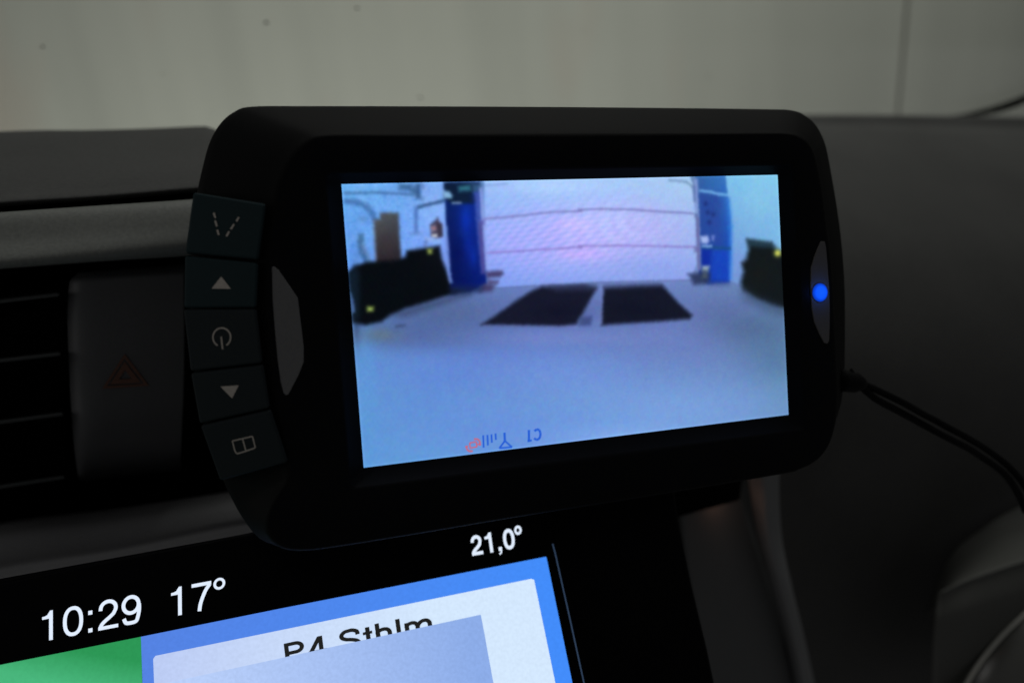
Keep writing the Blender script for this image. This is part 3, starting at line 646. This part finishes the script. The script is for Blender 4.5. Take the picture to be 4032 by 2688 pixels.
# interference bands of the two pixel grids
u1 = (U-2300)/1000; v1 = (Vv-900)/1000
bands = np.sin((U*.10+Vv*.235))*np.sin(U*.052-Vv*.083+fnoise(8, 5, 9)*1.1)
env = cov(door, 6)*np.exp(-((U-2180)/420)**2-((Vv-930)/150)**2)
img += (bands*env)[..., None]*np.array([20, 7, 9])
b2 = np.sin(np.hypot(U-2540, (Vv-860)*1.5)*.085+fnoise(6, 4, 12)*1.2)
e2 = cov(door, 6)*np.exp(-((U-2440)/170)**2-((Vv-880)/120)**2)
img += (b2*e2)[..., None]*np.array([2, 4, 2])
b3 = np.sin(U*.33+Vv*.21)*.5+np.sin(U*.28-Vv*.18)*.5
e3 = np.exp(-((U-1460)/150)**2)+.5*np.exp(-((U-1500)/200)**2-((Vv-780)/90)**2)
img += (b3*e3)[..., None]*np.array([1.2, 3, 3.5])
# rail lines across the door
line(a3((1410, 492), (1700, 465), (2050, 428), (2340, 415))+a4((200, 405), (400, 398), (700, 403), (1000, 425), (1270, 438)), 7, (120, 120, 186), 3, .9)
line(a3((1430, 806), (1800, 785), (2340, 750))+a4((200, 742), (600, 736), (1000, 745), (1300, 750)), 7, (134, 118, 196), 3, .85)
line(a3((1400, 186), (1650, 162)), 5, (118, 150, 212), 3, .7)
line(a4((1040, 130), (1200, 145), (1255, 190), (1275, 250)), 7, (104, 134, 180), 4, .75)
line(a3((1520, 1133), (1900, 1110), (2340, 1090))+a4((400, 1078), (900, 1066), (1250, 1056)), 5, (92, 108, 160), 3, .8)
# right wall
paint(a4((1560, 60), (2300, 60), (2300, 1330), (1600, 1060)), ramp2((128, 196, 240), (136, 204, 240), (112, 146, 214), (120, 176, 228), 2870, 3080, 700, 1080), 3)
blob(2910, 1040, 40, 60, (128, 156, 226), .5); blob(3000, 780, 60, 60, (140, 205, 238), .5)
# right blue pillar
paint(a4((1285, 80), (1560, 80), (1590, 300), (1612, 500), (1615, 760), (1600, 1080), (1400, 1100), (1320, 1000), (1320, 400)), ramp2((52, 104, 176), (58, 128, 214), (20, 48, 136), (16, 62, 186), 2750, 2890, 700, 1090), 4)
paint(a4((1310, 240), (1520, 260), (1540, 740), (1340, 740)), (44, 78, 170), 18, .8)
paint(a4((1340, 770), (1440, 770), (1425, 920), (1350, 920)), (14, 44, 178), 6, .8)
paint(a4((1440, 780), (1600, 775), (1590, 1060), (1420, 1060)), (24, 74, 206), 10, .8)
line(a4((1590, 300), (1612, 560), (1610, 1050)), 14, (50, 130, 230), 7, .7)
line(a4((1320, 228), (1430, 240), (1510, 262), (1600, 268)), 10, (120, 186, 240), 3, .9)
line(a4((1340, 752), (1615, 764)), 10, (26, 84, 140), 4, .9)
line(a4((1345, 743), (1440, 743)), 9, (140, 176, 230), 3, .9)
for x, y in ((1400, 430), (1450, 450), (1415, 520), (1380, 350)): blob(2200+x/2.34, 650+y/2.34, 9, 10, (30, 48, 124), .7)
paint(a4((1325, 650), (1400, 645), (1415, 690), (1390, 722), (1345, 715)), (158, 178, 232), 5)
paint(a4((1435, 645), (1465, 645), (1455, 695), (1440, 690)), (130, 150, 222), 4, .8)
line(a4((1290, 120), (1300, 450), (1312, 700), (1320, 960)), 15, (140, 164, 224), 5, .85)
line(a4((1305, 480), (1318, 960)), 10, (98, 92, 150), 4, .8)
line(a4((1272, 180), (1278, 330)), 8, (90, 118, 176), 4, .8)
paint(a4((1278, 440), (1310, 445), (1308, 480), (1278, 475)), (84, 100, 160), 4, .7)
paint(a4((1272, 745), (1310, 750), (1305, 800), (1272, 798)), (104, 110, 168), 4, .7)
paint(a4((1350, 925), (1418, 925), (1410, 950), (1400, 975), (1350, 970)), (148, 170, 196), 5)
paint(a4((1215, 1000), (1340, 985), (1420, 1000), (1415, 1070), (1380, 1095), (1270, 1100), (1240, 1040)), (44, 56, 96), 9, .9)
paint(a4((1345, 960), (1400, 960), (1395, 1040), (1350, 1040)), (92, 104, 110), 7, .7)
paint(a4((1400, 1080), (1600, 1075), (1590, 1112), (1420, 1108)), (70, 92, 150), 8, .7)
# left blue pillar
paint(a3((1062, 150), (1385, 150), (1400, 500), (1440, 900), (1455, 1090), (1300, 1165), (1120, 1130), (1085, 700)), ramp2((8, 34, 112), (12, 48, 168), (2, 14, 82), (6, 32, 132), 1755, 1910, 780, 1100), 4)
blob(1840, 860, 24, 60, (12, 58, 208), .7); blob(1850, 960, 20, 60, (8, 44, 184), .5); blob(1870, 1010, 14, 40, (12, 56, 200), .5)
blob(1800, 1000, 28, 60, (3, 18, 96), .6)
paint(a3((1065, 150), (1390, 150), (1390, 215), (1330, 250), (1330, 345), (1130, 345), (1062, 300)), (12, 32, 62), 7, .95)
paint(a3((1190, 190), (1300, 175), (1310, 225), (1200, 235)), (58, 134, 156), 8, .9)
paint(a3((1320, 165), (1420, 165), (1410, 230), (1330, 250)), (66, 110, 160), 8, .8)
paint(a3((1048, 225), (1110, 235), (1140, 275), (1130, 298), (1060, 300)), (132, 184, 224), 5)
paint(a3((1130, 335), (1215, 332), (1225, 345), (1140, 352)), (150, 178, 216), 4)
paint(a3((1300, 270), (1380, 280), (1370, 330), (1310, 335)), (14, 40, 96), 8, .8)
line(a3((1365, 240), (1380, 480), (1400, 700), (1430, 980)), 20, (76, 98, 190), 6, .85)
line(a3((1400, 200), (1425, 560), (1440, 760), (1462, 970)), 12, (140, 160, 230), 4, .85)
line(a3((1395, 520), (1410, 760), (1425, 1000)), 16, (82, 74, 150), 5, .8)
paint(a3((1395, 495), (1440, 500), (1435, 540), (1395, 540)), (100, 98, 176), 5, .7)
line(a3((1078, 560), (1095, 800), (1108, 1000), (1126, 1085)), 12, (122, 152, 226), 4, .85)
paint(a3((1450, 985), (1500, 972), (1600, 972), (1610, 1000), (1580, 1030), (1460, 1036)), (72, 68, 118), 7)
paint(a3((1470, 1055), (1570, 1060), (1560, 1092), (1470, 1092)), (86, 78, 130), 6)
paint(a3((1430, 1090), (1540, 1100), (1500, 1160), (1390, 1170), (1400, 1120)), (66, 56, 100), 9, .85)
paint(a3((1110, 1110), (1420, 1120), (1400, 1165), (1240, 1185), (1120, 1190)), (22, 38, 84), 12, .8)
# right cart
paint(a4((1765, 680), (1990, 710), (2040, 770), (2120, 800), (2140, 1330), (2000, 1290), (1850, 1230), (1730, 1150), (1705, 1080), (1735, 980), (1715, 900), (1760, 860), (1780, 770)), (18, 26, 30), 10)
paint(a4((1765, 685), (1985, 715), (2010, 760), (1790, 745)), (44, 78, 100), 9, .75)
blob(3010, 1080, 50, 60, (24, 28, 26), .6)
blob(3075, 995, 14, 14, (190, 200, 86), 1.0); blob(3075, 995, 9, 9, (210, 216, 96), .9)
paint(a4((1730, 1150), (1850, 1230), (2000, 1290), (2140, 1335), (2140, 1400), (1950, 1340), (1750, 1240)), (62, 82, 116), 26, .7)
# the two dark mats on the floor
paint(a3((1405, 1472), (1560, 1370), (1700, 1270), (1860, 1165), (1960, 1120), (2360, 1100))+a4((370, 1125), (310, 1240), (240, 1360), (180, 1465), (60, 1482), (0, 1482)), (22, 25, 48), 8)
paint(a4((435, 1125), (700, 1110), (975, 1100), (1020, 1150), (1130, 1270), (1255, 1385), (1230, 1415), (1000, 1435), (600, 1460), (415, 1475), (420, 1300)), (20, 24, 44), 8)
paint(a3((1960, 1110), (2340, 1092))+a4((370, 1085), (370, 1150), (0, 1160)), (64, 74, 118), 10, .5)
paint(a4((440, 1095), (950, 1080), (990, 1120), (440, 1145)), (64, 74, 118), 9, .5)
blob(2200, 1225, 90, 30, (14, 16, 40), .55); blob(2510, 1220, 90, 35, (12, 16, 38), .55)
paint(a4((212, 1400), (325, 1390), (330, 1420), (310, 1475), (205, 1480)), (66, 80, 138), 7, .95)
line(a4((420, 1130), (408, 1460)), 8, (140, 152, 224), 5, .5)
line(a3((1430, 1480), (2300, 1492)), 5, (130, 140, 210), 4, .45)
# the camera's own steep contrast, lens shading and fine wall texture
l = img.mean(axis=2, keepdims=True)/255
img = img*(1+.26*(l-.62))
cx_, cy_ = (U-2230)/900, (Vv-1270)/560
img *= (1-.05*np.clip(cx_**2+cy_**2-.5, 0, 1))[..., None]
img += (np.exp(-((U-2330)/330)**2-((Vv-900)/170)**2)*cov(door, 6))[..., None]*np.array([4, 5, 3])
wt = (np.sign(np.sin((Vv-.06*U)*.42))*.5+np.sign(np.sin(U*.16+np.floor(Vv*.067)*1.7))*.3)*fnoise(90, 50, 81)
img += (wt*np.clip((1760-U)/60, 0, 1)*np.clip((1100-Vv)/60, 0, 1)*np.clip(l[..., 0]-.3, 0, 1))[..., None]*np.array([26, 20, 14])
# softness of the little camera lens
def soften(a, r):
    k = np.exp(-(np.arange(-4, 5)/r)**2/2); k /= k.sum(); p = np.pad(a, ((4, 4), (4, 4), (0, 0)), 'edge')
    p = sum(k[i]*p[i:i+a.shape[0], :] for i in range(9)); return sum(k[i]*p[:, i:i+a.shape[1]] for i in range(9))
img = soften(img, 1.5)*.75+soften(img, .7)*.25
# picture noise and block structure of the camera stream
lum = img.mean(axis=2, keepdims=True)/255
blk8 = rng.standard_normal((NY//8+2, NX//8+2, 3))*.9
img += np.repeat(np.repeat(blk8, 8, 0), 8, 1)[:NY+1, :NX+1]*(.3+lum)
for sd, sc, am in ((21, 150, 1.4), (22, 260, 1.8), (23, 60, .8)):
    img += np.stack([fnoise(sc, int(sc*.57), sd*10+c) for c in range(3)], -1)*am*(.25+lum)
# on-screen symbols (the picture is upside down: mirrored mount), drawn with hard edges
bl = (36, 92, 212); rd = (214, 96, 112)
def O(P, wd, col, al=1.0): line(P, wd*1.25, col, 2.0, al, False)
O(a5((1688, 953), (1688, 1050)), 7, bl); O(a5((1676, 1047), (1712, 1040)), 6, bl)
O(a5((1735, 962), (1755, 946), (1775, 952), (1785, 975), (1785, 1005), (1772, 1030), (1750, 1036), (1732, 1022)), 7, bl)
for x, y0, y1 in ((1300, 998, 1102), (1336, 995, 1082), (1370, 990, 1060), (1404, 982, 1036)): O(a5((x, y0), (x+4, y1)), 5.5, bl)
O(a5((1480, 975), (1484, 1045)), 7, bl); O(a5((1484, 1045), (1437, 1107), (1545, 1098), (1484, 1045)), 5.5, bl)
O(a5((1186, 1062), (1240, 1052), (1248, 1095), (1190, 1106), (1186, 1062)), 4.5, rd, .85)
O(a5((1222, 1030), (1255, 1030), (1272, 1052), (1272, 1085)), 6, rd, .8); O(a5((1250, 1072), (1280, 1078)), 4, rd, .8)
O(a5((1158, 1088), (1162, 1115), (1180, 1132), (1212, 1132)), 6, rd, .8); O(a5((1148, 1095), (1172, 1092)), 4, rd, .8)
# bright fringe along the panel edge
ed = np.minimum(np.minimum(gx, W-gx), np.minimum(gy, H-gy))
img += (np.exp(-(ed/.00035)**2)*14)[..., None]*np.array([.7, .9, 1.0])*(lum > .2)
img = np.clip(img, 0, 255)/255
linimg = np.where(img <= .04045, img/12.92, ((img+.055)/1.055)**2.4)
vx = np.array(M.o)[None, None]+gx[..., None]*np.array(M.ex)+gy[..., None]*np.array(M.ey)+np.array(M.n)*-.00118
me = bpy.data.meshes.new('screen'); nv = (NX+1)*(NY+1); me.vertices.add(nv); me.vertices.foreach_set('co', vx.reshape(-1).astype(np.float32))
ii = (np.arange(NY)[:, None]*(NX+1)+np.arange(NX)[None]).reshape(-1); q = np.stack([ii, ii+1, ii+NX+2, ii+NX+1], 1).reshape(-1).astype(np.int32)
me.loops.add(len(q)); me.loops.foreach_set('vertex_index', q); me.polygons.add(NX*NY); me.polygons.foreach_set('loop_start', np.arange(0, len(q), 4, dtype=np.int32)); me.polygons.foreach_set('loop_total', np.full(NX*NY, 4, np.int32))
me.update(); me.validate()
ca = me.color_attributes.new('picture', 'FLOAT_COLOR', 'POINT'); ca.data.foreach_set('color', np.concatenate([linimg, np.ones((NY+1, NX+1, 1))], -1).reshape(-1).astype(np.float32))
ms, nt, b = new_mat('lcd_picture'); vc = nt.nodes.new('ShaderNodeVertexColor'); vc.layer_name = 'picture'
nt.links.new(vc.outputs[0], b.inputs['Emission Color']); b.inputs['Emission Strength'].default_value = 1.0
b.inputs['Base Color'].default_value = (.008, .008, .01, 1); b.inputs['Roughness'].default_value = .3; b.inputs['Specular IOR Level'].default_value = .1
link('screen', me, ms, mon)

# ---- buttons on the sloping left flank
r1 = lambda x, y: (700+x/1.8023, 380+y/1.8023)
r2 = lambda x, y: (700+x/1.8023, 1150+y/1.8023)
def boff(px, py):                                   # depth of the flank: falls away to the left
    y = py; xr = np.interp(y, [760, 1030, 1217, 1434, 1610, 1820], [1047, 1016, 1008, 1036, 1066, 1133]); xl = np.interp(y, [760, 1000, 1217, 1466, 1674, 1893], [758, 725, 722, 751, 789, 866])
    t = (px-xl)/(xr-xl); return -.0062*(1-t)+.0016*t
btn = [([r1(107, 672), r1(628, 757), r1(572, 1160), r1(47, 1112)], 'lane'), ([r1(47, 1122), r1(572, 1176), r1(558, 1500), r1(40, 1503)], 'up'),
       ([r2(36, 116), r2(558, 113), r2(602, 506), r2(88, 566)], 'power'), ([r2(88, 570), r2(606, 510), r2(656, 824), r2(153, 938)], 'down'),
       ([r2(157, 944), r2(660, 829), r2(785, 1210), r2(300, 1345)], 'mirror')]
lift = .0012
marks = {}
marks['lane'] = [seg(r1(*a), r1(*b), 7) for a, b in (((255, 825), (267, 862)), ((265, 880), (277, 922)), ((280, 946), (291, 982)), ((433, 856), (416, 886)), ((399, 906), (376, 942)), ((364, 958), (345, 992)))]
marks['up'] = [[r1(308, 1277), r1(376, 1364), r1(240, 1363)]]
marks['down'] = [[r2(303, 669), r2(385, 753), r2(432, 661)]]
arc = [r2(312+63*math.cos(math.radians(a)), 320+66*math.sin(math.radians(a))) for a in range(118, 118+306, 12)]
marks['power'] = [seg(a, b, 6) for a, b in zip(arc, arc[1:])]+[seg(r2(308, 316), r2(318, 404), 6)]
bk = [r2(387, 1055), r2(530, 1022), r2(550, 1103), r2(480, 1128), r2(420, 1146), r2(405, 1125), r2(387, 1055)]
marks['mirror'] = [seg(a, b, 5) for a, b in zip(bk, bk[1:])]+[seg(r2(460, 1042), r2(484, 1128), 5)]
blabel = {'lane': 'top button with two dashed converging lines', 'up': 'button with an up-pointing triangle', 'power': 'middle button with a power symbol', 'down': 'button with a down-pointing triangle', 'mirror': 'bottom button with a two-page mirror symbol'}
for q, nm in btn:
    cx = sum(p[0] for p in q)/4; cy = sum(p[1] for p in q)/4
    q2 = [(p[0]+(cx-p[0])*.012, p[1]+(cy-p[1])*.020) for p in q]
    pts = [(p[0], p[1], boff(*p)+lift) for p in q2]
    # slightly divided edges so the cap follows the curved flank
    o = slab('button', pts, m_btn_teal_light if nm in ('lane', 'up') else m_btn, mon, M, 0, .004, .0005, 3); o['label'] = blabel[nm]
    strip('symbol', marks[nm], m_mark, o, M, lambda x, y: boff(x, y)+lift+.00012, .00008)
# lens-shaped side inserts
ins1 = [(1070, 1052), (1078, 1048), (1096, 1062), (1130, 1110), (1172, 1172), (1182, 1250), (1196, 1366), (1196, 1425), (1176, 1475), (1145, 1535), (1136, 1552), (1126, 1556), (1116, 1548), (1104, 1500), (1092, 1410), (1082, 1300), (1073, 1180)]
i1 = slab('side_insert', ins1, m_insert, mon, M, .00145, .002, .00015, 2)
e8 = lambda x, y: (3100+x/3.135, 900+y/3.135)
ins2 = [e8(415, 160), e8(465, 155), e8(480, 220), e8(500, 450), e8(518, 700), e8(527, 950), e8(526, 1200), e8(520, 1380), e8(500, 1420), e8(460, 1412), e8(400, 1300), e8(335, 1150), e8(305, 980), e8(290, 700), e8(296, 480), e8(350, 310)]
m_lens = plastic('smoked_lens', (.085, .082, .082), .5, .3)
i2 = slab('indicator_insert', ins2, m_lens, mon, M, .00145, .002, .00015, 2)
lc = e8(405, 788); L3 = M.hit(lc[0], lc[1], .0016)
bm = bmesh.new(); bmesh.ops.create_uvsphere(bm, u_segments=32, v_segments=16, radius=1)
rl = 35/F*.172
for v in bm.verts: v.co = L3+M.ex*v.co.x*rl*.95+M.ey*v.co.y*rl+M.n*v.co.z*.0005
me = bpy.data.meshes.new('indicator_light'); bm.to_mesh(me); bm.free()
for p in me.polygons: p.use_smooth = True
mled = glow('blue_led', (10, 82, 255), 1.0, .02); nt = mled.node_tree; bs = nt.nodes['Principled BSDF']; bs.inputs['Specular IOR Level'].default_value = 0
gp = nt.nodes.new('ShaderNodeNewGeometry'); ds = nt.nodes.new('ShaderNodeVectorMath'); ds.operation = 'DISTANCE'; ds.inputs[1].default_value = L3
mr = nt.nodes.new('ShaderNodeMapRange'); mr.inputs['From Min'].default_value = rl*.62; mr.inputs['From Max'].default_value = rl*1.12; mr.inputs['To Min'].default_value = 1.15; mr.inputs['To Max'].default_value = .12
nt.links.new(gp.outputs['Position'], ds.inputs[0]); nt.links.new(ds.outputs['Value'], mr.inputs['Value']); nt.links.new(mr.outputs[0], bs.inputs['Emission Strength'])
link('indicator_light', me, mled, i2)
ll = bpy.data.lights.new('led_light', 'POINT'); ll.energy = 3e-4; ll.color = (.04, .2, 1.0); ll.shadow_soft_size = 0.0
lo_ = bpy.data.objects.new('led_light', ll); COL.objects.link(lo_); lo_.location = L3+M.n*.0016
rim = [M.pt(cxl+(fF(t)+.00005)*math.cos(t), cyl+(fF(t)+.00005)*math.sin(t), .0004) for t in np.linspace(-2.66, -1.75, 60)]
tube('rim_glint', rim, .00011, plastic('rim_glint', (.085, .09, .095), .5, .3), mon, 8)  # thin grey tube stands in for the light caught along the lower rim
# mounting arm behind
pa = M.pt(W*.5, H*.3, -.023); pb = pa-M.n*.030+Vector((0, 0, -.012))
tube('mount_arm', [pa, pa-M.n*.004, pa-M.n*.012+Vector((0, 0, -.004)), pb, pb+Vector((0, .012, -.006))], [.012, .009, .006, .007, .012], m_body, mon, 24)

# ------------------------------------------------------------------ the cable
r7 = lambda x, y: (2900+x/2.063, 1140+y/2.063)
c0 = at(*r7(940, 745), .176)
cab = thing('power_cable', 'thin black twin cable plugged into the right side of the monitor, hung across the dash', 'cable', tuple(c0))
dep = lambda t: .176+.012*t
pl = [at(*r7(x, y), d) for x, y, d in ((835, 735, .176), (870, 738, .1765), (960, 752, .177), (1000, 760, .1775), (1030, 768, .178))]
tube('plug', pl, [.0026, .0027, .0025, .0019, .0013], m_cord, cab, 20)
up = [(1000, 755), (1100, 795), (1200, 842), (1300, 890), (1400, 942), (1500, 1000), (1600, 1052), (1700, 1108), (1800, 1160), (1900, 1215), (2000, 1275), (2100, 1345), (2200, 1425), (2290, 1520), (2360, 1620), (2420, 1740)]
lo = [(1000, 770), (1060, 830), (1150, 898), (1280, 968), (1400, 1032), (1520, 1098), (1650, 1168), (1780, 1235), (1900, 1298), (2000, 1365), (2100, 1432), (2180, 1500), (2250, 1590), (2310, 1700), (2350, 1800)]
for P, wv in ((up, 0), (lo, 1)):
    pts = [tuple(at(*r7(x, y), .178+.020*i/len(P)+.0006*math.sin(i*1.3+wv*2))) for i, (x, y) in enumerate(P)]
    tube('cord', catmull(pts, 5), 0.00088, m_cord, cab, 12)
tie = [at(*r7(x, y), .176) for x, y in ((955, 700), (940, 670), (930, 640))]
tube('cable_tie_end', tie, [.0006, .0005, .0003], m_cord, cab, 8)
